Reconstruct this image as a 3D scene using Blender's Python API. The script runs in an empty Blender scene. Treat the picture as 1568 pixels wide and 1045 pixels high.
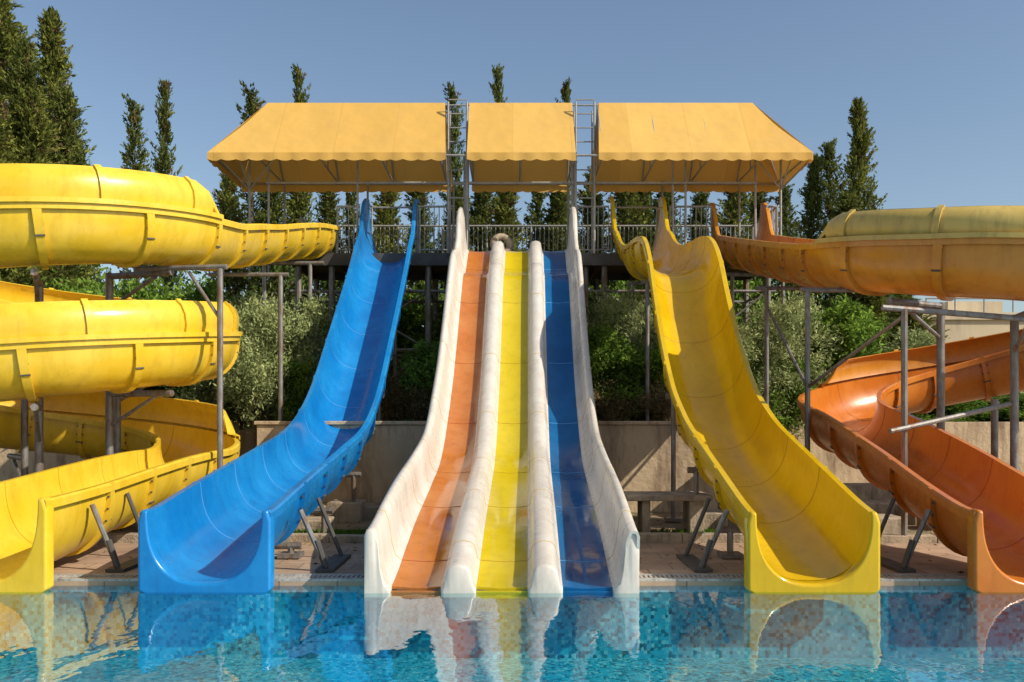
import bpy, math, random
import numpy as np
from mathutils import Vector
random.seed(7)
sc=bpy.context.scene
# ---------------------------------------------------------------- survey helper (metres)
CAMH=1.73; F=1377.0
def X(px,d): return (px-784)*d/F
# ---------------------------------------------------------------- materials
def mat(name):
    m=bpy.data.materials.new(name); m.use_nodes=True
    nt=m.node_tree; b=nt.nodes["Principled BSDF"]; return m,nt,b
def tc(nt,scale=(1,1,1)):
    c=nt.nodes.new('ShaderNodeTexCoord'); mp=nt.nodes.new('ShaderNodeMapping'); mp.inputs['Scale'].default_value=scale
    nt.links.new(c.outputs['Object'],mp.inputs['Vector']); return mp.outputs['Vector']
def noise(nt,vec,scale,detail=4,rough=.6):
    n=nt.nodes.new('ShaderNodeTexNoise'); n.inputs['Scale'].default_value=scale; n.inputs['Detail'].default_value=min(detail,4); n.inputs['Roughness'].default_value=rough
    nt.links.new(vec,n.inputs['Vector']); return n.outputs['Fac']
def ramp(nt,fac,stops):
    r=nt.nodes.new('ShaderNodeValToRGB'); e=r.color_ramp.elements
    while len(e)<len(stops): e.new(.5)
    for i,(p,c) in enumerate(stops):
        e[i].position=p; e[i].color=(*c,1) if len(c)==3 else c
    nt.links.new(fac,r.inputs['Fac']); return r.outputs['Color']
def mix(nt,fac,a,b,mode='MIX'):
    m=nt.nodes.new('ShaderNodeMix'); m.data_type='RGBA'; m.blend_type=mode
    for s,v in ((m.inputs[0],fac),(m.inputs[6],a),(m.inputs[7],b)):
        if isinstance(v,(int,float)): s.default_value=v
        elif isinstance(v,tuple): s.default_value=(*v,1)
        else: nt.links.new(v,s)
    return m.outputs[2]
def bump(nt,b,h,st,dist=.02):
    n=nt.nodes.new('ShaderNodeBump'); n.inputs['Strength'].default_value=st; n.inputs['Distance'].default_value=dist
    nt.links.new(h,n.inputs['Height']); nt.links.new(n.outputs['Normal'],b.inputs['Normal'])
def gel(name,col,fade,rough=.2,dirt=.32,stain=None,bs=.13):
    m,nt,b=mat(name); v=tc(nt)
    f=ramp(nt,noise(nt,v,1.3,4,.65),[(.35,(0,0,0)),(.75,(1,1,1))])
    c=mix(nt,f,col,fade)
    d=ramp(nt,noise(nt,tc(nt,(3,3,.7)),2.2,4,.7),[(.48,(0,0,0)),(.76,(dirt,)*3)])
    c=mix(nt,d,c,stain or tuple(x*.5+.01 for x in col))
    s=ramp(nt,noise(nt,tc(nt,(1,.35,.5)),30,2,.7),[(.66,(0,0,0)),(.78,(.26,)*3)])
    c=mix(nt,s,c,tuple(min(1,x*.75+.06) for x in fade))
    nt.links.new(c,b.inputs['Base Color'])
    r=nt.nodes.new('ShaderNodeMapRange'); nt.links.new(f,r.inputs[0]); r.inputs[3].default_value=rough-.05; r.inputs[4].default_value=rough+.16
    nt.links.new(r.outputs[0],b.inputs['Roughness'])
    bump(nt,b,noise(nt,v,4,2,.5),bs,.02)
    return m
def rough_mat(name,c1,c2,scale,rough=.85,bs=.4,bd=.02,c3=None,metal=0):
    m,nt,b=mat(name); v=tc(nt)
    c=ramp(nt,noise(nt,v,scale,4,.65),[(.3,c1),(.7,c2)])
    if c3:
        f=ramp(nt,noise(nt,tc(nt,(1,1,.22)),1.6*scale,4,.75),[(.46,(0,0,0)),(.66,(1,1,1))]); c=mix(nt,f,c,c3)
    nt.links.new(c,b.inputs['Base Color']); b.inputs['Roughness'].default_value=rough; b.inputs['Metallic'].default_value=metal
    bump(nt,b,noise(nt,v,scale*9,3,.7),bs,bd); return m
M={}
M['blue']=gel('blue_gelcoat',(.004,.16,.46),(.014,.25,.58),.22,.4)
M['blue_lane']=gel('blue_lane_gelcoat',(.003,.085,.24),(.006,.13,.34),.12)
M['yellow']=gel('yellow_gelcoat',(.58,.36,.003),(.65,.43,.008),.17,.34)
M['yellow_bright']=gel('bright_yellow_gelcoat',(.72,.46,.018),(.80,.56,.06),.26,.42)
M['ochre']=gel('ochre_gelcoat',(.54,.36,.08),(.64,.45,.12),.33,.65)
M['orange']=gel('orange_gelcoat',(.56,.22,.022),(.64,.29,.045),.27,.5)
M['orange_deep']=gel('deep_orange_gelcoat',(.52,.14,.010),(.58,.20,.025),.25,.4)
M['orange_lane']=gel('orange_lane_gelcoat',(.44,.14,.03),(.50,.20,.06),.12,.4)
M['yellow_lane']=gel('yellow_lane_gelcoat',(.54,.41,.008),(.60,.46,.02),.12,.3)
M['white']=gel('white_gelcoat',(.58,.54,.47),(.68,.64,.58),.27,.5,stain=(.40,.32,.24),bs=.08)
M['seam_b']=gel('blue_seam',(.08,.30,.64),(.14,.38,.70),.4)
M['seam_y']=gel('yellow_seam',(.44,.27,.01),(.50,.31,.02),.4)
M['seam_o']=gel('orange_seam',(.30,.07,.01),(.4,.10,.02),.4)
M['steel']=rough_mat('galvanised_steel',(.18,.175,.17),(.30,.29,.275),6,.5,.15,.005,(.17,.10,.06),.4)
M['rail']=rough_mat('painted_rail',(.24,.24,.23),(.38,.37,.35),8,.5,.1,.004)
M['darksteel']=rough_mat('dark_steel',(.05,.048,.045),(.10,.09,.08),4,.6,.2,.005)
M['rust']=rough_mat('rusty_brown_steel',(.12,.05,.03),(.18,.09,.05),6,.7,.3,.005)
M['conc']=rough_mat('weathered_concrete',(.50,.37,.23),(.62,.48,.31),1.1,.9,.5,.03,(.24,.16,.10))
M['stone']=rough_mat('footing_concrete',(.34,.27,.19),(.48,.39,.28),3,.9,.6,.03,(.18,.14,.10))
M['earth']=rough_mat('earth',(.22,.15,.09),(.36,.26,.16),.8,.95,.8,.06,(.10,.11,.04))
M['bark']=rough_mat('bark',(.09,.065,.045),(.17,.13,.09),12,.9,.8,.02)
M['grate']=rough_mat('white_plastic_grate',(.36,.35,.32),(.50,.48,.44),9,.5,.1,.003,(.22,.20,.17))
M['plaster']=rough_mat('beige_plaster',(.56,.46,.30),(.66,.55,.38),.6,.9,.2,.01,(.46,.37,.25))
def deck():
    m,nt,b=mat('deck_paving'); v=tc(nt)
    br=nt.nodes.new('ShaderNodeTexBrick'); nt.links.new(v,br.inputs['Vector'])
    br.inputs['Scale'].default_value=1; br.inputs['Brick Width'].default_value=.6; br.inputs['Row Height'].default_value=.4; br.inputs['Mortar Size'].default_value=.008
    br.inputs['Color1'].default_value=(.48,.33,.22,1); br.inputs['Color2'].default_value=(.38,.26,.17,1); br.inputs['Mortar'].default_value=(.15,.11,.08,1)
    f=noise(nt,v,2,4,.7); c=mix(nt,ramp(nt,f,[(.4,(0,0,0)),(.7,(.8,.8,.8))]),br.outputs['Color'],(.25,.17,.12))
    nt.links.new(c,b.inputs['Base Color']); b.inputs['Roughness'].default_value=.8
    bump(nt,b,br.outputs['Fac'],-.3,.01); return m
M['deck']=deck()
def canvas():
    m,nt,b=mat('canopy_fabric'); v=tc(nt)
    w=nt.nodes.new('ShaderNodeSeparateXYZ'); nt.links.new(v,w.inputs[0])
    mu=nt.nodes.new('ShaderNodeMath'); mu.operation='MULTIPLY'; mu.inputs[1].default_value=1/1.35; nt.links.new(w.outputs['X'],mu.inputs[0])
    fl=nt.nodes.new('ShaderNodeMath'); fl.operation='FLOOR'; nt.links.new(mu.outputs[0],fl.inputs[0])
    wn=nt.nodes.new('ShaderNodeTexWhiteNoise'); wn.noise_dimensions='1D'; nt.links.new(fl.outputs[0],wn.inputs['W'])
    c=ramp(nt,wn.outputs['Value'],[(0,(.70,.41,.085)),(1,(.77,.47,.11))])
    fr=nt.nodes.new('ShaderNodeMath'); fr.operation='FRACT'; nt.links.new(mu.outputs[0],fr.inputs[0])
    c=mix(nt,ramp(nt,fr.outputs[0],[(0,(.5,.5,.5)),(.02,(0,0,0))]),c,(.46,.26,.06))
    c=mix(nt,ramp(nt,noise(nt,v,1.2,4,.7),[(.45,(0,0,0)),(.8,(.6,.6,.6))]),c,(.62,.38,.11))
    nt.links.new(c,b.inputs['Base Color']); b.inputs['Roughness'].default_value=.75
    bump(nt,b,noise(nt,v,1.6,2,.5),.5,.08)
    tr=nt.nodes.new('ShaderNodeBsdfTranslucent'); nt.links.new(c,tr.inputs['Color'])
    mx=nt.nodes.new('ShaderNodeMixShader'); mx.inputs[0].default_value=.10
    nt.links.new(b.outputs[0],mx.inputs[1]); nt.links.new(tr.outputs[0],mx.inputs[2]); nt.links.new(mx.outputs[0],nt.nodes['Material Output'].inputs['Surface'])
    return m
M['canvas']=canvas()
def leafm(name):
    m,nt,b=mat(name); nt.nodes.remove(b)
    a=nt.nodes.new('ShaderNodeAttribute'); a.attribute_name='Col'
    d=nt.nodes.new('ShaderNodeBsdfDiffuse'); nt.links.new(a.outputs['Color'],d.inputs['Color'])
    tr=nt.nodes.new('ShaderNodeBsdfTranslucent'); nt.links.new(a.outputs['Color'],tr.inputs['Color'])
    mx=nt.nodes.new('ShaderNodeMixShader'); mx.inputs[0].default_value=.3
    nt.links.new(d.outputs[0],mx.inputs[1]); nt.links.new(tr.outputs[0],mx.inputs[2]); nt.links.new(mx.outputs[0],nt.nodes['Material Output'].inputs['Surface'])
    return m
M['leaf']=leafm('foliage')
def waterm():
    m,nt,b=mat('pool_water'); nt.nodes.remove(b); v=tc(nt,(1,.55,1))
    n1=noise(nt,v,2.4,2,.5); n2=noise(nt,v,13,1,.5)
    ad=nt.nodes.new('ShaderNodeMath'); ad.operation='MULTIPLY_ADD'; nt.links.new(n2,ad.inputs[0]); ad.inputs[1].default_value=.20; nt.links.new(n1,ad.inputs[2])
    bp=nt.nodes.new('ShaderNodeBump'); bp.inputs['Strength'].default_value=.17; bp.inputs['Distance'].default_value=.03; nt.links.new(ad.outputs[0],bp.inputs['Height'])
    lw=nt.nodes.new('ShaderNodeLayerWeight'); lw.inputs['Blend'].default_value=.5; nt.links.new(bp.outputs[0],lw.inputs['Normal'])
    pw=nt.nodes.new('ShaderNodeMath'); pw.operation='POWER'; pw.inputs[1].default_value=3.0; nt.links.new(lw.outputs['Facing'],pw.inputs[0])
    ma=nt.nodes.new('ShaderNodeMath'); ma.operation='MULTIPLY_ADD'; ma.inputs[1].default_value=.97; ma.inputs[2].default_value=.03; nt.links.new(pw.outputs[0],ma.inputs[0])
    g=nt.nodes.new('ShaderNodeBsdfGlossy'); g.inputs['Roughness'].default_value=.01; nt.links.new(bp.outputs[0],g.inputs['Normal'])
    t=nt.nodes.new('ShaderNodeBsdfTransparent'); t.inputs['Color'].default_value=(.70,.94,.97,1)
    mx=nt.nodes.new('ShaderNodeMixShader'); nt.links.new(ma.outputs[0],mx.inputs[0]); nt.links.new(t.outputs[0],mx.inputs[1]); nt.links.new(g.outputs[0],mx.inputs[2])
    nt.links.new(mx.outputs[0],nt.nodes['Material Output'].inputs['Surface']); return m
M['water']=waterm()
def tilem():
    m,nt,b=mat('pool_mosaic'); v=tc(nt)
    vo=nt.nodes.new('ShaderNodeTexVoronoi'); vo.inputs['Scale'].default_value=27; vo.inputs['Randomness'].default_value=.35; nt.links.new(v,vo.inputs['Vector'])
    sp=nt.nodes.new('ShaderNodeSeparateColor'); nt.links.new(vo.outputs['Color'],sp.inputs[0])
    c=ramp(nt,sp.outputs[0],[(0,(.01,.09,.14)),(.2,(.012,.20,.29)),(.3,(.02,.37,.50)),(.8,(.04,.48,.62)),(1,(.35,.68,.68))])
    c=mix(nt,ramp(nt,noise(nt,v,.45,2,.6),[(.4,(0,0,0)),(.65,(.4,.4,.4))]),c,(.01,.40,.62))
    nt.links.new(c,b.inputs['Base Color']); b.inputs['Roughness'].default_value=.4; return m
M['tile']=tilem()
# ---------------------------------------------------------------- mesh builder
class B:
    def __init__(s): s.v=[]; s.f=[]; s.m=[]; s.mats=[]
    def mi(s,k):
        if k not in s.mats: s.mats.append(k)
        return s.mats.index(k)
    def add(s,vs,fs,k):
        o=len(s.v); s.v+= [tuple(p) for p in vs]; i=s.mi(k)
        for f in fs: s.f.append(tuple(o+j for j in f)); s.m.append(i)
    def box(s,x0,x1,y0,y1,z0,z1,k):
        vs=[(x,y,z) for x in(x0,x1) for y in(y0,y1) for z in(z0,z1)]
        s.add(vs,[(0,1,3,2),(4,6,7,5),(0,4,5,1),(2,3,7,6),(0,2,6,4),(1,5,7,3)],k)
    def tube(s,a,b,r,k,n=8,r2=None):
        a=Vector(a); b=Vector(b); d=(b-a).normalized(); r2=r if r2 is None else r2
        u=d.orthogonal().normalized(); w=d.cross(u)
        vs=[];
        for p,rr in((a,r),(b,r2)):
            for i in range(n):
                t=2*math.pi*i/n; vs.append(p+u*(rr*math.cos(t))+w*(rr*math.sin(t)))
        fs=[(i,(i+1)%n,n+(i+1)%n,n+i) for i in range(n)]+[tuple(range(n))[::-1],tuple(range(n,2*n))]
        s.add(vs,fs,k)
    def build(s,name,parent=None,smooth=True,bevel=0,angle=35):
        me=bpy.data.meshes.new(name); me.from_pydata(s.v,[],s.f)
        for k in s.mats: me.materials.append(M[k])
        me.polygons.foreach_set('material_index',s.m)
        import bmesh
        bm=bmesh.new(); bm.from_mesh(me); bmesh.ops.recalc_face_normals(bm,faces=bm.faces); bm.to_mesh(me); bm.free()
        if smooth:
            me.polygons.foreach_set('use_smooth',[True]*len(me.polygons)); me.set_sharp_from_angle(angle=math.radians(angle))
        o=bpy.data.objects.new(name,me); sc.collection.objects.link(o)
        if parent: o.parent=parent
        if bevel:
            md=o.modifiers.new('b','BEVEL'); md.width=bevel; md.segments=3; md.limit_method='ANGLE'
        return o
def empty(name):
    o=bpy.data.objects.new(name,None); sc.collection.objects.link(o); return o
# ---------------------------------------------------------------- sweep tools
class Path:
    def __init__(s,pts,n=14):
        p=[Vector(q) for q in pts]; P=[p[0]*2-p[1]]+p+[p[-1]*2-p[-2]]; out=[]
        for i in range(1,len(P)-2):
            for j in range(n):
                t=j/n; a,b,c,d=P[i-1],P[i],P[i+1],P[i+2]
                out.append(.5*((2*b)+(c-a)*t+(2*a-5*b+4*c-d)*t*t+(3*b-a-3*c+d)*t**3))
        out.append(p[-1]); s.p=out; s.c=[0]
        for a,b in zip(out[:-1],out[1:]): s.c.append(s.c[-1]+(b-a).length)
        s.L=s.c[-1]
    def pos(s,x):
        x=max(0,min(s.L,x)); i=int(np.searchsorted(s.c,x)); i=max(1,min(len(s.c)-1,i))
        t=(x-s.c[i-1])/max(1e-9,s.c[i]-s.c[i-1]); return s.p[i-1].lerp(s.p[i],t)
    def frame(s,x):
        p=s.pos(x); e=.08; t=(s.pos(x+e)-s.pos(x-e)).normalized()
        sd=Vector((0,0,1)).cross(t).normalized(); return p,t,sd,t.cross(sd)
    def s_at_y(s,y):
        for q,c in zip(s.p,s.c):
            if q.y<=y: return c
        return s.L
def offs(pf,o):
    n=len(pf); out=[]
    for i in range(n):
        a=pf[max(0,i-1)]; b=pf[min(n-1,i+1)]; dx,dz=b[0]-a[0],b[1]-a[1]; l=math.hypot(dx,dz) or 1
        out.append((pf[i][0]+dz/l*o, pf[i][1]-dx/l*o))
    return out
def shell(b,path,prof,s0,s1,oa,ob,key,step=.16):
    n=max(1,int(round((s1-s0)/step))); rings=[]
    for i in range(n+1):
        s=s0+(s1-s0)*i/n; p,t,sd,up=path.frame(s); pf=prof(s)
        A=[p+sd*x+up*z for x,z in offs(pf,oa)]; C=[p+sd*x+up*z for x,z in offs(pf,ob)]
        rings.append(A+C)
    m=len(rings[0])//2; kf=key if callable(key) else (lambda j:key)
    vs=[q for r in rings for q in r]; groups={}
    for i in range(n):
        o=i*2*m; q=o+2*m
        for j in range(m-1):
            groups.setdefault(kf(j),[]).extend([(o+j,o+j+1,q+j+1,q+j),(o+m+j,q+m+j,q+m+j+1,o+m+j+1)])
        groups.setdefault(kf(0),[]).append((o,q,q+m,o+m)); groups.setdefault(kf(m-2),[]).append((o+m-1,o+2*m-1,q+2*m-1,q+m-1))
    for o in (0,n*2*m):
        for j in range(m-1): groups.setdefault(kf(j),[]).append((o+j,o+m+j,o+m+j+1,o+j+1))
    base=len(b.v); b.v+=[tuple(q) for q in vs]
    for k,fs in groups.items():
        i=b.mi(k)
        for f in fs: b.f.append(tuple(base+j for j in f)); b.m.append(i)
def uprof(W,H,e=0,n=2.5,lip=.085,N=20):
    pts=[(-W/2-lip,e-.10),(-W/2-lip,e-.02),(-W/2-lip+.02,e)]
    for i in range(N+1):
        t=math.pi*i/N; c=math.cos(t); s=math.sin(t)
        x=-W/2*math.copysign(abs(c)**(2/n),c); z=e-(H+e)*abs(s)**(2/n); pts.append((x,z))
    pts+=[(W/2+lip-.02,e),(W/2+lip,e-.02),(W/2+lip,e-.10)]
    return pts
def smooth(t): t=max(0,min(1,t)); return t*t*(3-2*t)
def end_flange(b,path,W,H,key,depth=.12,lip=.095,bottom=-.03):
    N=28; L=path.L; rings=[]
    for k,(s,dd) in enumerate(((L-depth,.0),(L+.0,.0),(L+.03,.015))):
        p=path.pos(L); q=p+Vector((0,L-s,0)); up=Vector((0,0,1)); sd=Vector((1,0,0))
        inn=[];out=[]
        for i in range(N+1):
            a=math.pi*i/N; c=math.cos(a); ss=math.sin(a)
            x=-W/2*math.copysign(abs(c)**(2/2.5),c); z=-H*abs(ss)**(2/2.5)
            inn.append(q+sd*x+up*(z+.012-(.02 if k==2 else 0)))
            u=i/N; hw=W/2+lip-dd; zb=bottom-q.z
            if u<.3: ox,oz=-hw,0.015-dd+(zb)*(u/.3)
            elif u>.7: ox,oz=hw,0.015-dd+(zb)*((1-u)/.3)
            else: ox,oz=-hw+2*hw*(u-.3)/.4,zb
            if i in(0,N): ox*= .95
            out.append(q+sd*ox+up*oz)
        rings.append(inn+out)
    m=N+1; vs=[v for r in rings for v in r]; fs=[]
    for i in range(2):
        o=i*2*m;q=o+2*m
        for j in range(N):
            fs+=[(o+j,o+j+1,q+j+1,q+j),(o+m+j,q+m+j,q+m+j+1,o+m+j+1)]
        fs+=[(o,q,q+m,o+m),(o+m-1,o+2*m-1,q+2*m-1,q+m-1)]
    for o in (0,4*m):
        for j in range(N): fs.append((o+j,o+m+j,o+m+j+1,o+j+1))
    b.add(vs,fs,key)
def flume(name,pts,W,H,main,seam,horn=0,hornlen=1.0,rib=1.25,Hend=None,covers=(),coverh=1.0,mat_at=None):
    root=empty(name); P=Path(pts); L=P.L
    def pf(s):
        e=horn*(1-smooth((s-.3)/hornlen)) if horn else 0
        h=H if Hend is None else H+(Hend-H)*smooth((s-(L-3))/3)
        return uprof(W,h,e)
    b=B()
    if mat_at:
        s1=mat_at[0]; shell(b,P,pf,0,s1,0,.03,main); shell(b,P,pf,s1+.002,L,0,.03,mat_at[1])
    else: shell(b,P,pf,0,L,0,.03,main)
    b.build('trough',root)
    b=B(); r=B(); s=.6
    while s<L-.5:
        k=mat_at[1] if mat_at and s>mat_at[0] else main
        shell(r,P,lambda q:pf(q)[3:-3],s-.045,s+.045,.031,.085,k,.1)
        for sg in(-1,1):
            p,t,sd,up=P.frame(s)
            for dz in(-.16,-.30,-.44):
                q=p+sd*(sg*(W/2+.06-.10*(abs(dz)/.66)**2))+up*dz
                r.tube(q-t*.06,q+t*.06,.013,'darksteel',6)
        shell(b,P,lambda q:pf(q)[3:-3],s-.006,s+.006,-.003,.004,seam,.1)
        s+=rib
    r.build('joint_flange',root); b.build('joint_seam',root)
    b=B(); end_flange(b,P,W,Hend or H,mat_at[1] if mat_at else main); b.build('moulded_end',root,bevel=.02)
    if covers:
        b=B(); A0=covers[0][1]; A1=covers[-1][2]; side=covers[0][0]
        def cf(s):
            k=smooth((s-A0+.05)/.28)*smooth((A1-s+.05)/.6); k=(.12+.88*k)*coverh
            q=[(W/2+.10,-.02),(W/2+.105,.03),(W/2+.02,.045),(W/2+.045,.16),(W/2+.04,.30),(W/2-.01,.42),(W/2-.10,.50),(W/2-.075,.515)]
            q=[(x,z*k if z>.05 else z) for x,z in q]
            if side<0: q=[(-x,z) for x,z in q][::-1]
            return q
        for _,s0,s1,cm in covers:
            shell(b,P,cf,s0,s1-.002,0,.022,cm)
            s=s0+.5
            while s<s1-.3:
                shell(b,P,lambda q:cf(q)[2:-1] if side>0 else cf(q)[1:-2],s-.035,s+.035,.023,.055,cm,.1)
                s+=rib
            s=s0+.2
            while s<s1-.2:
                p,t,sd,up=P.frame(s); q=p+sd*(side*(W/2+.095)); b.tube(q+up*.03,q+up*.05,.014,'darksteel',6); s+=.3
        b.build('side_cover',root)
    return root,P
def trestle(b,x,w,y,ztop,zg,key='steel',r=.04):
    b.tube((x-w/2,y,ztop),(x+w/2,y,ztop),r*1.1,key)
    for sx in(-1,1):
        b.tube((x+sx*w*.38,y,zg),(x+sx*w*.38,y,ztop),r,key)
        b.box(x+sx*w*.38-.13,x+sx*w*.38+.13,y-.13,y+.13,zg,zg+.05,key)
# ---------------------------------------------------------------- blue and yellow slides
rim=[(22.0,6.22),(21.3,6.12),(20.6,5.85),(19.8,5.15),(19,4.5),(17.6,3.4),(16.2,2.35),(15.2,1.82),(14.2,1.52),(13,1.34),(12,1.2),(11,1.07),(10,.93),(9.25,.82),(8.95,.80)]
blue,BP=flume('blue_water_slide',[(-2.90-(22-d)*.012,d,z) for d,z in rim],1.14,.70,'blue','seam_b',horn=.82,hornlen=1.0,Hend=.72)
rim=[(22.0,6.25),(21.3,6.2),(20.5,5.98),(19.8,5.62),(19,5.38),(18,5.26),(17,5.16),(16.2,4.95),(15.6,4.5),(15.0,3.75),(14.3,2.98),(13.4,2.22),(12.6,1.82),(12,1.6),(11,1.32),(10.2,1.10),(9.4,.88),(8.95,.78)]
yel,YP=flume('yellow_water_slide',[(3.0,d,z) for d,z in rim],1.14,.70,'yellow','seam_y',horn=.82,hornlen=1.0,Hend=.71)
# ---------------------------------------------------------------- multi lane slide
root=empty('multi_lane_water_slide')
fl=[(21.1,5.60),(20.6,5.55),(20.0,5.20),(19.5,4.88),(19.1,4.80),(18.7,4.62),(18,3.98),(17.1,3.12),(16.2,2.35),(15.2,1.68),(14.5,1.28),(13.75,1.0),(12.5,.76),(11,.50),(10,.28),(9.4,.13),(8.95,.05)]
MP=Path([(-.1+.22*(d-9)/12.2,d,z) for d,z in fl])
def mprof(s):
    L=MP.L; e=.52*(1-smooth((s-.2)/.9)); w=.50+.08*smooth((s-L+4)/4)+e; dv=.21
    half=[(1.36,-.12),(1.36,w-.06),(1.34,w-.015),(1.30,w),(1.26,w-.015),(1.225,w*.80),(1.20,w*.35),(1.165,.06),(1.10,0),(.84,-.02),(.605,0),(.575,.03),(.55,dv*.8),(.51,dv),(.43,dv+.018),(.35,dv),(.31,dv*.8),(.285,.03),(.255,0),(0,-.02)]
    q=[(-x,z) for x,z in half]+[(x,z) for x,z in half[:-1][::-1]]; return q
def mkey(j):
    if j in(8,9): return 'orange_lane'
    if j in(18,19): return 'yellow_lane'
    if j in(28,29): return 'blue_lane'
    return 'white'
b=B(); shell(b,MP,mprof,0,MP.L,0,.03,mkey,.15); b.build('lanes',root,angle=50)
b=B(); p=MP.pos(MP.L); pf=mprof(MP.L)
for a,c in((0,8),(10,18),(20,28),(30,38)):
    pts=pf[a:c+1]; n=len(pts); V=[]
    for dy,sh in((.10,.0),(-.04,.0),(-.075,.012),(-.09,.035)):
        xm=sum(x for x,z in pts)/n
        top=[(x+(xm-x)*sh*2,max(z+.006-sh,-.04)) for x,z in pts]
        V+=[(p.x+x,p.y+dy,p.z+z) for x,z in top]+[(p.x+x,p.y+dy,-.04) for x,z in top]
    fs=[]
    for r_ in range(3):
        o=r_*2*n;q=o+2*n
        for k in range(n-1): fs+=[(o+k,o+k+1,q+k+1,q+k)]
        fs+=[(o,q,q+n,o+n),(o+n-1,o+2*n-1,q+2*n-1,q+n-1)]
    o=6*n
    for k in range(n-1): fs.append((o+k,o+k+1,o+n+k+1,o+n+k))
    b.add(V,fs,'white')
for x0,x1,k in((-1.14,-.57,'orange_lane'),(-.27,.27,'yellow_lane'),(.57,1.14,'blue_lane')): b.box(p.x+x0,p.x+x1,p.y-.035,p.y-.004,-.06,.012,k)
b.build('divider_noses',root,angle=60)
b=B(); s=1.6
while s<MP.L-.4:
    shell(b,MP,lambda q:mprof(q)[1:-1],s-.006,s+.006,-.003,.003,lambda j:{7:'seam_o',8:'seam_o',17:'seam_y',18:'seam_y',27:'seam_b',28:'seam_b'}.get(j,'ochre'),.1)
    shell(b,MP,mprof,s-.05,s+.05,.031,.08,'white',.1); s+=1.9
b.build('joint_seams',root)
b=B()
for y in (10.6,13,15.3,17.6,19.8):
    s=MP.s_at_y(y); q=MP.pos(s); trestle(b,q.x,2.3,y,q.z-.16,0.06 if y<16.2 else 1.5)
b.build('supports',root)
for rt,P,xs in((blue,BP,(10.8,12.6,14.8,17.4,19.6)),(yel,YP,(10.8,12.8,14.6,17.4,19.6))):
    b=B()
    for y in xs:
        q=P.pos(P.s_at_y(y)); p_,t_,s_,u_=P.frame(P.s_at_y(y)); dd=.70/u_.z+.14
        trestle(b,q.x,1.0,y,max(q.z-dd,.15),0.06 if y<16.2 else 1.5)
    b.build('supports',rt)
def strut(rt,x,sg,z):
    b=B(); top=Vector((x,9.85,z)); bot=Vector((x+sg*.28,9.85,.09))
    b.tube(top,bot,.03,'steel'); b.tube(bot+Vector((-sg*.1,0,.30)),bot,.036,'darksteel'); b.tube(top+Vector((0,.9,.05)),bot+Vector((0,.9,0)),.026,'darksteel')
    b.box(bot.x-.1,bot.x+.1,bot.y-.08,bot.y+1.0,.052,.085,'darksteel'); b.build('strut',rt)
strut(blue,-2.32,1,.72); strut(yel,2.36,-1,.72)
# ---------------------------------------------------------------- spirals
def helix(cx,cy,R,sg,zf,a1,step=15):
    out=[]; a=0
    while a<=a1+.1:
        t=math.radians(a); out.append((cx+sg*R*math.cos(t),cy-R*math.sin(t),zf(a/360))); a+=step
    return out
cx,cy,R=-7.5,14.4,2.34
hl=helix(cx,cy,R,1,lambda u:4.88-1.82*u,720)
ptsL=[(-4.75,21.4,6.28),(-4.84,20,6.05),(-4.93,18.6,5.75),(-5.02,17.2,5.42),(-5.10,16,5.17),(-5.14,15.2,5.0)]+hl+[(-5.17,13.6,1.22),(-5.19,12.6,1.17),(-5.22,11.4,1.08),(-5.26,10.2,.98),(-5.29,9.3,.93),(-5.3,8.95,.92)]
tot=Path(ptsL); n0=tot.s_at_y(13.9)
left,LP=flume('yellow_spiral_water_slide',ptsL,1.18,.70,'yellow_bright','seam_y',rib=1.15,Hend=.84,covers=((1,n0-.2,n0+2*math.sqrt((2*math.pi*R)**2+1.82**2)-1.6,'yellow_bright'),))
cx2,cy2,R2=7.68,14.4,2.3
zr=lambda u:float(np.interp(u,[0,.12,.25,.5,.75,1],[4.52,4.2,3.97,3.35,2.62,1.92]))
hr=helix(cx2,cy2,R2,-1,zr,360)
ptsR=[(5.45,22.0,6.15),(5.43,20.8,5.95),(5.41,19.4,5.62),(5.39,18,5.3),(5.38,16.6,4.98),(5.38,15.3,4.7)]+hr+[(5.37,13.6,1.78),(5.34,12.6,1.58),(5.31,11.4,1.32),(5.29,10.2,1.02),(5.27,9.3,.83),(5.27,8.95,.80)]
tot=Path(ptsR); n0=tot.s_at_y(14.1); C2=R2*2*math.pi
right,RP=flume('orange_spiral_water_slide',ptsR,1.18,.70,'orange','seam_o',horn=.8,hornlen=.9,rib=1.15,Hend=.73,covers=((-1,n0,n0+C2*.48,'ochre'),(-1,n0+C2*.48,n0+C2*.86,'orange')),coverh=.84,mat_at=(n0+C2*.62,'orange_deep'))
strut(left,-4.6,1,.78); strut(right,4.57,-1,.72)
def coil_supports(rt,cx,cy,R,sg,zf,angs,turns):
    b=B()
    for a in angs:
        t=math.radians(a); dx,dy=sg*math.cos(t),-math.sin(t)
        zs=[zf(a/360+k)-.86 for k in range(turns) if zf(a/360+k)-.86>.2]
        ci=Vector((cx+dx*(R-1.0),cy+dy*(R-1.0),0))
        b.tube(ci+Vector((0,0,.05)),ci+Vector((0,0,max(zs)+.05)),.06,'steel',12)
        b.box(ci.x-.25,ci.x+.25,ci.y-.25,ci.y+.25,.03,.25,'stone')
        for z in zs:
            o=Vector((cx+dx*(R+.2),cy+dy*(R+.2),z))
            b.tube(Vector((ci.x,ci.y,z)),o,.05,'steel',10)
            b.tube(Vector((ci.x,ci.y,z-.5)),Vector((cx+dx*(R-.1),cy+dy*(R-.1),z-.04)),.03,'steel')
    b.build('coil_supports',rt)
coil_supports(left,cx,cy,R,1,lambda u:4.88-1.82*u,(20,65,110,160,230,300),2)
coil_supports(right,cx2,cy2,R2,-1,lambda u:zr(min(u,1)),(30,75,120,180,240,300),1)
b=B()
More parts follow.
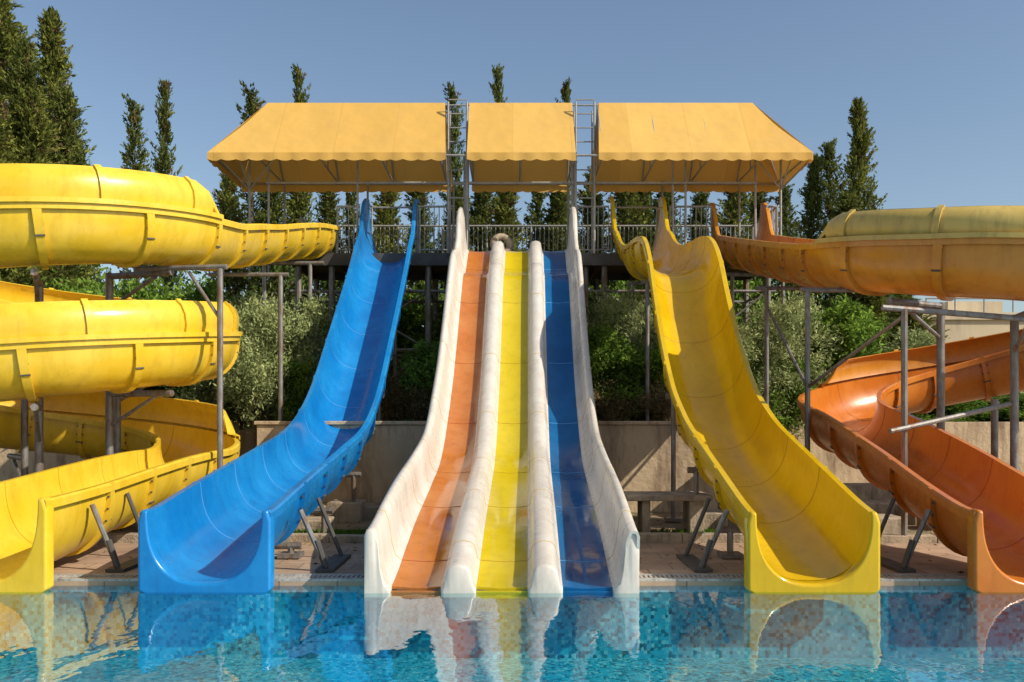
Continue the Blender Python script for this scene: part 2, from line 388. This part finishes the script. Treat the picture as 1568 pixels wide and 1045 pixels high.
for p_,q_ in (((-4.35,13.4,.05),(-4.35,13.4,3.95)),((-4.35,16.9,.05),(-4.35,16.9,4.4)),((-4.4,19.6,1.5),(-4.4,19.6,5.1)),((-5.4,19.6,1.5),(-5.4,19.6,5.1))): b.tube(p_,q_,.045,'steel',10)
b.tube((-4.25,13.4,3.98),(-5.7,13.6,3.98),.04,'steel'); b.tube((-4.35,13.4,3.2),(-4.85,13.5,3.92),.026,'steel')
b.tube((-4.2,16.9,4.42),(-5.7,16.9,4.42),.04,'steel'); b.tube((-4.1,19.6,5.1),(-5.7,19.6,5.1),.045,'steel'); b.build('columns',left)
b=B()
for p_,q_ in (((4.6,14.0,.05),(4.6,14.0,3.7)),((4.7,16.6,.05),(4.7,16.6,4.1)),((4.8,19.6,1.5),(4.8,19.6,4.85)),((5.9,19.6,1.5),(5.9,19.6,4.85)),((5.3,12.15,.05),(5.3,12.15,3.2))): b.tube(p_,q_,.042,'steel',10)
b.tube((4.5,14,3.72),(6.1,14,3.72),.04,'steel'); b.tube((4.5,16.6,4.12),(6.1,16.6,4.12),.04,'steel'); b.tube((4.6,19.6,4.85),(6.1,19.6,4.85),.045,'steel')
b.tube((4.6,14,2.2),(5.3,12.2,3.1),.028,'steel'); b.tube((4.6,14,2.2),(4.7,16.6,3.8),.026,'steel')
b.tube((5.0,11.9,1.55),(7.4,13.2,1.95),.035,'steel'); b.tube((5.0,12.15,3.22),(7.6,12.2,3.02),.042,'steel')
b.build('columns',right)
# ---------------------------------------------------------------- tower
tw=empty('slide_tower'); PZ=5.60; y0,y1=21.35,23.6; xa,xb=-5.3,6.3
b=B(); b.box(xa,xb,y0,y1,PZ-.10,PZ,'rust'); b.box(xa-.02,xb+.02,y0-.05,y0-.004,PZ-.26,PZ+.03,'darksteel'); b.box(xa-.02,xb+.02,y1+.004,y1+.05,PZ-.26,PZ+.03,'darksteel')
for i in range(12):
    x=xa+.1+i*(xb-xa-.2)/11; b.box(x-.04,x+.04,y0+.01,y1-.01,PZ-.26,PZ-.104,'rust')
b.build('platform',tw)
b=B()
cols=[-5.1,-4.3,-2.0,-1.45,1.75,2.2,4.3,6.1]
for x in cols:
    for y in(y0+.12,y1-.15):
        b.tube((x,y,1.45),(x,y,PZ-.26),.075,'steel',10); b.box(x-.2,x+.2,y-.2,y+.2,1.45,1.62,'stone')
for z in(4.75,3.35):
    b.tube((xa,y0+.12,z),(xb,y0+.12,z),.04,'steel'); b.tube((xa,y1-.15,z),(xb,y1-.15,z),.04,'steel')
    for x in cols: b.tube((x,y0+.12,z),(x,y1-.15,z),.04,'steel')
for i,(a_,c_) in enumerate(zip(cols[:-1],cols[1:])):
    if c_-a_>1:
        b.tube((a_,y0+.12,4.75),(c_,y0+.12,3.35),.025,'steel'); b.tube((c_,y0+.12,4.75),(a_,y0+.12,3.35),.025,'steel')
        b.tube((a_,y0+.12,1.6),(c_,y0+.12,3.35),.025,'steel')
b.build('frame',tw)
b=B()
def railing(xs,xe,y,z0=PZ,h=1.15,sp=.115,ax='x'):
    L=abs(xe-xs); n=max(1,int(L/sp))
    f=(lambda u,z:(u,y,z)) if ax=='x' else (lambda u,z:(y,u,z))
    b.tube(f(xs,z0+h),f(xe,z0+h),.026,'rail'); b.tube(f(xs,z0+.12),f(xe,z0+.12),.018,'rail')
    for i in range(n+1):
        u=xs+(xe-xs)*i/n; b.tube(f(u,z0+.12 if i%10 else z0),f(u,z0+h),.012 if i%10 else .026,'rail',6)
for s_,e_ in((-4.15,-3.62),(-2.2,-1.38),(1.55,2.3),(3.75,4.75),(6.05,6.3)): railing(s_,e_,y0+.03)
railing(xa,xb,y1-.06); railing(y0+.03,y1-.06,xb,ax='y'); railing(y0+1.2,y1-.06,xa,ax='y')
b.build('railings',tw,smooth=True)
b=B()
for x,w in((-2.86,1.1),(2.98,1.1)):
    b.tube((x-w/2,21.9,PZ+1.25),(x+w/2,21.9,PZ+1.25),.022,'rail');
    for sx in(-1,1): b.tube((x+sx*w/2,21.9,PZ),(x+sx*w/2,21.9,PZ+1.25),.022,'rail')
b.build('entry_frames',tw)
EZ=7.72; RZ=9.26; ye,yr,yb=20.3,21.5,22.9
b=B()
segs=[(-6.88,-1.50,-5.84,-1.60,True,False),(-1.02,1.44,-1.02,1.44,False,False),(1.96,6.80,2.07,5.75,False,True)]
for x in(-6.2,-5.75,-3.65,-1.48,-1.12,1.42,1.95,3.8,4.1,5.75,6.35):
    yy=ye+.95
    b.tube((x,yy,PZ if xa<x<xb else 5.0),(x,yy,EZ+.3),.028,'rail')
for x in(-5.75,-3.65,-1.48,1.42,3.8,5.75): b.tube((x,yb-.15,PZ),(x,yb-.15,EZ),.028,'rail')
for x in(-6.8,-5.8,-4.4,-3.0,-1.65,-.98,.2,1.4,2.05,3.3,4.5,5.7,6.7):
    zr_=RZ if -5.9<x<5.8 else EZ+.05
    b.tube((x,ye+.05,EZ-.05),(x,yb-.05,EZ-.05),.022,'rail')
    if zr_==RZ:
        b.tube((x,ye+.05,EZ-.05),(x,yr,RZ-.06),.022,'rail'); b.tube((x,yb-.05,EZ-.05),(x,yr,RZ-.06),.022,'rail')
        b.tube((x,yr,EZ-.05),(x,yr,RZ-.06),.018,'rail')
b.tube((-6.8,ye+.05,EZ-.05),(6.7,ye+.05,EZ-.05),.024,'rail'); b.tube((-6.8,yb-.05,EZ-.05),(6.7,yb-.05,EZ-.05),.024,'rail')
b.tube((-5.82,yr,RZ-.06),(5.72,yr,RZ-.06),.022,'rail')
b.tube((-5.8,ye+.9,EZ-.45),(5.8,ye+.9,EZ-.45),.028,'rail')
for x in(-6.2,6.35):
    sg=1 if x<0 else -1
    b.tube((x,ye+.95,EZ-.6),(x+sg*.6,ye+.6,EZ-.06),.02,'rail'); b.tube((x,ye+.95,EZ-.6),(x-sg*.5,ye+.3,EZ-.06),.02,'rail')
    b.tube((x,ye+.95,EZ-.6),(x,ye+.1,EZ-.06),.02,'rail')
for xg0,xg1 in((-1.50,-1.06),(1.50,1.94)):
    for x in(xg0,xg1):
        b.tube((x,yr-.35,PZ),(x,yr-.35,RZ-.1),.024,'rail')
        b.tube((x,yr+.3,PZ),(x,yr+.3,RZ-.1),.02,'rail')
    z=PZ+1.3
    while z<RZ: b.tube((xg0,yr-.35,z),(xg1,yr-.35,z),.016,'rail'); z+=.33
b.build('canopy_frame',tw)
def canopy(x0,x1,rx0,rx1,hl,hr):
    b=B(); n=int((x1-x0)/.09)
    def grid(A,Bb,C,D,nu,nv,sag=.05):
        vs=[]
        for j in range(nv+1):
            for i in range(nu+1):
                u=i/nu;v=j/nv; p=(A.lerp(Bb,u)).lerp(D.lerp(C,u),v)
                s=sag*math.sin(math.pi*v)*(.3+.9*abs(math.sin(p.x*math.pi/1.35)))
                vs.append(p-Vector((0,0,s)))
        fs=[(j*(nu+1)+i,j*(nu+1)+i+1,(j+1)*(nu+1)+i+1,(j+1)*(nu+1)+i) for j in range(nv) for i in range(nu)]
        b.add(vs,fs,'canvas')
    V=Vector
    def valance(A,Bb,h=.15):
        L=(Bb-A).length; nn=int(L/.045); vs=[]
        for i in range(nn+1):
            p=A.lerp(Bb,i/nn); q=h+.035*abs(math.sin(math.pi*i/7)); w=.015*math.sin(i*.5)
            vs+= [p, p+V((w,w,-q))]
        b.add(vs,[(2*i,2*i+2,2*i+3,2*i+1) for i in range(nn)],'canvas')
    grid(V((x0,ye,EZ)),V((x1,ye,EZ)),V((rx1,yr,RZ)),V((rx0,yr,RZ)),n//3,8)
    grid(V((x1,yb,EZ)),V((x0,yb,EZ)),V((rx0,yr,RZ)),V((rx1,yr,RZ)),n//3,8)
    valance(V((x0,ye,EZ)),V((x1,ye,EZ))); valance(V((x0,yb,EZ)),V((x1,yb,EZ)),.22)
    for x,rx,h in((x0,rx0,hl),(x1,rx1,hr)):
        if h:
            b.add([(x,ye,EZ),(x,yb,EZ),(rx,yr,RZ)],[(0,1,2)],'canvas'); valance(V((x,ye,EZ)),V((x,yb,EZ)))
    b.build('shade_canopy',None,angle=50)
for s_ in segs: canopy(*s_)
bpy.ops.mesh.primitive_torus_add(major_radius=.20,minor_radius=.08,location=(-.25,21.45,PZ+.26),rotation=(math.radians(80),0,.2))
o=bpy.context.object; o.name='swim_ring'; o.data.materials.append(M['stone']);
for p in o.data.polygons: p.use_smooth=True
# ---------------------------------------------------------------- ground, deck, walls, pool
b=B()
PX=16; PE=9.3; DZ=.045; PD=-.75
def sheet(b,x0,x1,ya,yb_,z,k): b.add([(x0,ya,z),(x1,ya,z),(x1,yb_,z),(x0,yb_,z)],[(0,1,2,3)],k)
sheet(b,-400,-PX,-400,16.4,.03,'earth'); sheet(b,PX,400,-400,16.4,.03,'earth'); sheet(b,-PX,PX,-400,-14,.03,'earth'); sheet(b,-PX,PX,PE,16.4,.03,'earth')
sheet(b,-400,-4.35,16.4,19.6,.03,'earth'); sheet(b,4.45,400,16.4,19.6,.03,'earth')
sheet(b,-4.35,4.45,16.4,19.6,1.5,'earth'); sheet(b,-400,400,19.6,500,1.5,'earth')
b.build('ground',smooth=False)
def wall(boxes,name='concrete_wall'):
    b=B()
    for q in boxes: b.box(*q)
    return b.build(name,bevel=.012)
wall([(-4.6,4.7,16.2,16.45,-.1,1.60,'conc'),(-4.64,4.74,16.16,16.49,1.603,1.67,'conc')])
wall([(-4.6,-4.36,16.495,19.55,-.1,1.62,'conc'),(4.46,4.7,16.495,19.55,-.1,1.62,'conc'),(-30,-4.6,19.56,19.8,-.1,1.64,'conc'),(4.7,30,19.56,19.8,-.1,1.64,'conc')])
b=B(); b.box(-PX,PX,PE,12.1,-.2,DZ,'deck'); b.build('pool_deck',bevel=.01)
b=B();
b.box(-PX,PX,PE-.035,PE+.05,DZ+.0015,DZ+.022,'grate'); b.box(-PX,PX,PE-.035,PE-.012,-.005,DZ+.001,'deck'); b.box(-PX,PX,PE+.25,PE+.30,DZ+.0015,DZ+.02,'grate')
i=-PX
while i<PX: b.box(i,i+.025,PE+.052,PE+.248,DZ+.003,DZ+.016,'grate'); i+=.05
b.build('drain_grate',smooth=False)
b=B()
b.box(-PX,PX,-14,PE,PD-.1,PD,'tile'); b.box(-PX,PX,PE-.01,PE-.001,PD+.001,DZ-.002,'tile'); b.box(-PX-.1,-PX,-14,PE-.011,PD+.001,.04,'tile'); b.box(PX,PX+.1,-14,PE-.011,PD+.001,.04,'tile'); b.box(-PX,PX,-14.1,-14.001,PD+.001,.04,'tile')
b.build('swimming_pool',smooth=False)
b=B(); sheet(b,-PX,PX,-14,PE-.011,0,'water'); b.build('water',smooth=False)
b=B()
random.seed(3)
x=-PX
while x<PX:
    w=random.uniform(.8,1.4); b.box(x,x+w-.01,12.105,12.28,.0,.15+random.uniform(-.01,.02),'stone'); x+=w
b.build('kerb',bevel=.012)
b=B()
for (px0,px1,d,h) in((440,500,13.2,.22),(500,552,14.6,.35),(1070,1115,13.5,.3),(1340,1390,13.0,.28),(1400,1450,14.2,.35),(85,150,13,.2),(170,215,14,.25),(640,700,14.5,.3),(880,930,14.5,.3)):
    b.box(X(px0,d),X(px1,d),d,d+.6,.0,h,'stone')
b.box(-3.9,-2.2,15.2,16.1,0,.22,'stone'); b.box(4.9,8,15.6,16.3,0,.25,'stone'); b.box(5.3,8.5,16.31,17,0,.5,'stone')
b.build('concrete_footing',bevel=.02)
br=empty('concrete_bench'); b=B(); d=12.6
b.box(X(960,d),X(1092,d),d,d+.75,.56,.64,'stone'); b.build('slab',br,bevel=.015)
b=B(); b.box(X(985,d),X(998,d),d+.1,d+.6,.03,.557,'stone'); b.box(X(1058,d),X(1080,d),d+.1,d+.6,.03,.557,'stone'); b.build('legs',br,bevel=.015)
bd=empty('beige_building'); b=B(); b.box(14.2,34,31,42,1.4,5.1,'plaster'); b.build('walls',bd)
b=B(); b.box(14.1,34.1,30.9,31.2,5.104,5.35,'plaster'); b.box(14.1,14.35,31.204,42.1,5.104,5.35,'plaster'); b.box(16,18,33,35,5.104,6.0,'plaster')
for k in range(20): b.tube((14.3+k,31.05,5.35),(14.3+k,31.05,5.85),.025,'rail',6)
b.tube((14.3,31.05,5.85),(33.3,31.05,5.85),.03,'rail',6); b.build('parapet',bd)
b=B()
for k in range(4):
    x=15.5+k*4; b.box(x,x+1.4,30.93,30.995,2.6,4.0,'darksteel')
b.build('windows',bd)
# ---------------------------------------------------------------- foliage
rng=np.random.default_rng(11)
def leafmesh(name,C,D,Ln,Wd,col,extra=None):
    N=len(C); D=D/np.linalg.norm(D,axis=1,keepdims=True)
    r=rng.normal(size=(N,3)); S=np.cross(D,r); S/=np.linalg.norm(S,axis=1,keepdims=True)
    Ln=Ln[:,None]; Wd=Wd[:,None]
    V=np.stack([C-D*Ln/2, C+S*Wd/2, C+D*Ln/2, C-S*Wd/2],1).reshape(-1,3)
    ev=np.array(extra.v) if extra else np.zeros((0,3)); ef=extra.f if extra else []
    faces=np.arange(4*N).reshape(-1,4).tolist()+[tuple(4*N+j for j in f) for f in ef]
    me=bpy.data.meshes.new(name); me.from_pydata(np.vstack([V,ev]).tolist(),[],faces)
    me.materials.append(M['leaf']); me.materials.append(M['bark'])
    me.polygons.foreach_set('material_index',[0]*N+[1]*len(ef))
    ca=me.color_attributes.new('Col','FLOAT_COLOR','POINT')
    cc=np.ones((len(V)+len(ev),4)); cc[:4*N,:3]=np.repeat(col,4,axis=0); ca.data.foreach_set('color',cc.ravel()); return me
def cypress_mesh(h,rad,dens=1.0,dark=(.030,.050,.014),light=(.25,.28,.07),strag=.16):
    ns=int(h*62*dens*(.5+rad)); t=rng.random(ns)**.9; ang=rng.random(ns)*2*np.pi
    ph=rng.random(4)*6
    lump=1+.30*np.sin(ang*2+t*9+ph[0])+.28*np.sin(ang*3-t*17+ph[1])+.28*np.sin(t*31+ang+ph[2])
    rm=rad*np.clip(t/.08,.35,1)*np.clip((1-t),0,1)**.75*lump*(1+strag*rng.normal(size=ns))
    rr=rm*(rng.uniform(.2,1.1,ns)); lean=.3*np.sin(t*2.6+ph[3])*t
    C0=np.stack([rr*np.cos(ang)+lean,rr*np.sin(ang),.4+t*(h-.5)],1)
    out=np.stack([np.cos(ang),np.sin(ang),np.zeros(ns)],1)
    D0=out*rng.uniform(.15,1.0,(ns,1))+np.array([0,0,1])+rng.normal(size=(ns,3))*.18; D0/=np.linalg.norm(D0,axis=1,keepdims=True)
    k=24; sl=rng.uniform(.35,1.05,ns)*(.5+.5*(1-t))
    u=rng.random((ns,k)); sp=.07*(1-u*.75)[...,None]*rng.normal(size=(ns,k,3))
    C=(C0[:,None]+D0[:,None]*(u*sl[:,None])[...,None]+sp).reshape(-1,3)
    D=(np.repeat(D0,k,0)+rng.normal(size=(ns*k,3))*.4)
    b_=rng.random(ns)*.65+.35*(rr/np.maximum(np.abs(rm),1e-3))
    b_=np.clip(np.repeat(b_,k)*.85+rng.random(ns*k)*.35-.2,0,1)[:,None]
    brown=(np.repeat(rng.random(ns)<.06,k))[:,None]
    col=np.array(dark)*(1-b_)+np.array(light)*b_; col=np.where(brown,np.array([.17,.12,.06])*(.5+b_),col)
    tr=B(); tr.tube((0,0,0),(.1*math.sin(ph[3]),0,h*.55),.14,'bark',7,.07); tr.tube((.1*math.sin(ph[3]),0,h*.55),(.3*math.sin(2.4+ph[3]),0,h*.93),.07,'bark',6,.015)
    return leafmesh('cypress',C,D,rng.uniform(.09,.2,ns*k),rng.uniform(.03,.065,ns*k),col,tr)
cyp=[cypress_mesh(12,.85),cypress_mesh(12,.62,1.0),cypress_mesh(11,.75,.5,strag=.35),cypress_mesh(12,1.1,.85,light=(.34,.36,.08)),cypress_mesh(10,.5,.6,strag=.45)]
def place(me,name,x,y,z,s=1,sz=None,rot=None):
    o=bpy.data.objects.new(name,me); sc.collection.objects.link(o); o.location=(x,y,z); o.scale=(s,s,sz or s); o.rotation_euler=(0,0,rng.random()*6.28 if rot is None else rot); return o
H0=[12,12,11,12,10]
def cyp_at(px,top,d,v,sw=1):
    z=CAMH+(640-top)*d/F; h=z-1.5; place(cyp[v],'cypress_tree',X(px,d),d,1.5,sw,h/H0[v])
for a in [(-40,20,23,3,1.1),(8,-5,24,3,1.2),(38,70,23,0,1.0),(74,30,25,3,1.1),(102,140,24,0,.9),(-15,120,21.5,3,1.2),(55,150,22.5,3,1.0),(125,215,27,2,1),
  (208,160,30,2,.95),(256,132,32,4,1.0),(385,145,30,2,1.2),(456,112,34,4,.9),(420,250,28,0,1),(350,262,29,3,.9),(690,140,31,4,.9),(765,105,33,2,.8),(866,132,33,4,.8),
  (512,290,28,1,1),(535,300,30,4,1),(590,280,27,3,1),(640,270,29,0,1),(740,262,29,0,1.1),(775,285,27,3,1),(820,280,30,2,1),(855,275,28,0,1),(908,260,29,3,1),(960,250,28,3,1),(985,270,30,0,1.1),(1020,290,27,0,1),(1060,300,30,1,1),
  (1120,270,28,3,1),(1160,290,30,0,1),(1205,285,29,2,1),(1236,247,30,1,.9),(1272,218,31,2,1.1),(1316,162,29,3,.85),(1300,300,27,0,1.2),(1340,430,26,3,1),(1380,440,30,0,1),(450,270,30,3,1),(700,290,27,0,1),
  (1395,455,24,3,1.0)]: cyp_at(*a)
def bush_mesh(w,h,dp,dark,light,nclump=230,k=85,ll=(.07,.13),lw=(.02,.04),seed=0):
    nl=12; lob=np.stack([rng.uniform(-.38,.38,nl)*w,rng.uniform(-.3,.3,nl)*dp,rng.uniform(.15,.80,nl)*h],1); lr=rng.uniform(.16,.27,nl)*min(w,h*1.2)
    i=rng.integers(0,nl,nclump); v=rng.normal(size=(nclump,3)); v/=np.linalg.norm(v,axis=1,keepdims=True)
    C0=lob[i]+v*(lr[i]*rng.uniform(.45,1.15,nclump))[:,None]; C0[:,2]=np.abs(C0[:,2])
    out=v+np.array([0,0,.5])
    cr=rng.uniform(.10,.24,nclump)
    P=rng.normal(size=(nclump,k,3))*cr[:,None,None]*.75
    C=(C0[:,None]+P).reshape(-1,3); D=np.repeat(out,k,0)*.7+rng.normal(size=(nclump*k,3))*.8
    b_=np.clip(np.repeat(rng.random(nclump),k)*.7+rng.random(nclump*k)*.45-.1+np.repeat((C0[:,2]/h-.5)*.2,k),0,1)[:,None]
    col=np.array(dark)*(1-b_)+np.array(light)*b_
    tr=B(); r2=random.Random(seed)
    for q in range(6):
        e=lob[q%nl]; a=Vector((r2.uniform(-.2,.2),r2.uniform(-.2,.2),0)); m_=Vector((e[0]*.4,e[1]*.4,e[2]*.5)); tr.tube(a,m_,.06,'bark',6,.04); tr.tube(m_,Vector(e),.04,'bark',6,.012)
    for q in range(26):
        e=C0[r2.randrange(nclump)]; m_=Vector(lob[q%nl])*.8; tr.tube(m_,Vector(e),.018,'bark',5,.005)
    n=nclump*k
    return leafmesh('bush',C,D,rng.uniform(*ll,n),rng.uniform(*lw,n),col,tr)
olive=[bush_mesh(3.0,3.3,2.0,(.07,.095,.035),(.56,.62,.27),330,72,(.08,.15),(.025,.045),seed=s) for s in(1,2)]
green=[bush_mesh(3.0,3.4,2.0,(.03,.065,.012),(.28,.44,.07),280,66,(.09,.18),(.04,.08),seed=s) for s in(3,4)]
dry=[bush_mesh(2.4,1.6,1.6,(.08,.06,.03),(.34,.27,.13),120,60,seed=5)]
def bush_at(lst,v,name,px,d,top,sw=1,zb=1.5):
    z=CAMH+(640-top)*d/F; hh={0:3.3,1:3.4,2:1.6}[0 if lst is olive else 1 if lst is green else 2]
    place(lst[v],name,X(px,d),d,zb,sw,(z-zb)/hh)
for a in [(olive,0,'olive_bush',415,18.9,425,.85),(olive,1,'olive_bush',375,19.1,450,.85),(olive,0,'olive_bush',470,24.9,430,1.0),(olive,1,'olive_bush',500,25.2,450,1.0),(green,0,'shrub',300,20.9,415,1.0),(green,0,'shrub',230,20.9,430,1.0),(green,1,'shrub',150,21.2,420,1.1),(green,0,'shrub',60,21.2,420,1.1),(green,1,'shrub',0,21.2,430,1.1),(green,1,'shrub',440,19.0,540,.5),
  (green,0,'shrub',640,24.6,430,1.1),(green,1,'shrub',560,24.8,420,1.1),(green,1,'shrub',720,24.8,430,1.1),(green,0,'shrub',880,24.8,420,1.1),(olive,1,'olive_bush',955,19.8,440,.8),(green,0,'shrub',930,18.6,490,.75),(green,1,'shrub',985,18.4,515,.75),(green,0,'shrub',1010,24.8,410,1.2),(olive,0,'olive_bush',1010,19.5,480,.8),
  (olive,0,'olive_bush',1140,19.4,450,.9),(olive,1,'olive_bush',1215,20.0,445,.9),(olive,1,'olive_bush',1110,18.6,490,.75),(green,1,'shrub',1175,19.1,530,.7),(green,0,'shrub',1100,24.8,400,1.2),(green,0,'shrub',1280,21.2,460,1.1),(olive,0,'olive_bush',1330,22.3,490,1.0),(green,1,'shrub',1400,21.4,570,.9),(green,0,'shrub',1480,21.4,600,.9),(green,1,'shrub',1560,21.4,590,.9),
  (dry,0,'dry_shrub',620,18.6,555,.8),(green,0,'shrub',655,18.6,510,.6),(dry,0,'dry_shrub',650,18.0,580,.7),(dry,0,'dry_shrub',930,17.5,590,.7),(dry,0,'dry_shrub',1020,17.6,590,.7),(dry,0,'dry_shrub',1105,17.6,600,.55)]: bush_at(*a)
N=800; cc=np.stack([rng.uniform(-17,11.5,N),rng.uniform(26,28.5,N),1.5+rng.random(N)**.8*5.2],1); cc[:,2]=1.5+(cc[:,2]-1.5)*(.8+.25*np.sin(cc[:,0]*1.7)+.12*np.sin(cc[:,0]*4.1))
k=45; C=(cc[:,None]+rng.normal(size=(N,k,3))*.26).reshape(-1,3); D=rng.normal(size=(N*k,3))+np.array([0,-.3,.8]); bb=np.clip(np.repeat(rng.random(N),k)*.7+rng.random(N*k)*.3,0,1)[:,None]
me=leafmesh('hedge',C,D,rng.uniform(.12,.26,N*k),rng.uniform(.06,.12,N*k),np.array([.02,.045,.01])*(1-bb)+np.array([.15,.22,.055])*bb)
place(me,'hedge',0,0,0,rot=0)
N=9000; gx=np.concatenate([rng.uniform(-4.2,-1.5,N//2),rng.uniform(1.4,4.4,N//2)]); gy=rng.uniform(12.3,13.0,N)
keep=(np.sin(gx*5)+np.sin(gx*2.3+gy*7)+rng.normal(size=N)*.5)>-.2; gx,gy=gx[keep],gy[keep]; n=len(gx)
C=np.stack([gx,gy,np.full(n,.09)],1); D=rng.normal(size=(n,3))*.5+np.array([0,0,1]); bb=rng.random(n)[:,None]
place(leafmesh('grass',C,D,rng.uniform(.06,.16,n),rng.uniform(.012,.025,n),np.array([.04,.10,.01])*(1-bb)+np.array([.15,.26,.03])*bb),'grass',0,0,0,rot=0)
n=900; C=np.stack([rng.uniform(-8,8,n),9.7+rng.random(n)**.6*6,np.full(n,.062)],1); C[:,2]=np.where(C[:,1]>12.1,.045,.062); D=rng.normal(size=(n,3))*np.array([1,1,.12]); bb=rng.random(n)[:,None]
place(leafmesh('fallen_leaves',C,D,rng.uniform(.03,.09,n),rng.uniform(.015,.04,n),np.array([.10,.06,.03])*(1-bb)+np.array([.32,.22,.09])*bb),'fallen_leaves',0,0,0,rot=0)
# ---------------------------------------------------------------- light, sky, camera
sd=Vector((.98,-.50,.84)).normalized(); el=math.asin(sd.z); az=math.atan2(sd.x,sd.y)
w=bpy.data.worlds.new('World'); sc.world=w; w.use_nodes=True; nt=w.node_tree
sk=nt.nodes.new('ShaderNodeTexSky'); sk.sky_type='NISHITA'; sk.sun_disc=False; sk.sun_elevation=el; sk.sun_rotation=az; sk.air_density=1.1; sk.dust_density=1.2; sk.ozone_density=1.2
bg=nt.nodes['Background']; bg.inputs['Strength'].default_value=.13; nt.links.new(sk.outputs[0],bg.inputs['Color'])
l=bpy.data.lights.new('sun','SUN'); l.energy=5.0; l.angle=math.radians(.5); l.color=(1,.91,.77)
lo=bpy.data.objects.new('sun',l); sc.collection.objects.link(lo); lo.rotation_euler=sd.to_track_quat('Z','Y').to_euler()
c=bpy.data.cameras.new('camera'); co=bpy.data.objects.new('camera',c); sc.collection.objects.link(co)
co.location=(0,0,CAMH); co.rotation_euler=(math.radians(90),0,0); c.sensor_width=36; c.lens=F/1568*36; c.shift_y=(640-522.5)/1568; c.clip_end=2000; c.clip_start=.05
sc.camera=co
sc.view_settings.view_transform='Standard'; sc.view_settings.look='None'; sc.view_settings.exposure=0
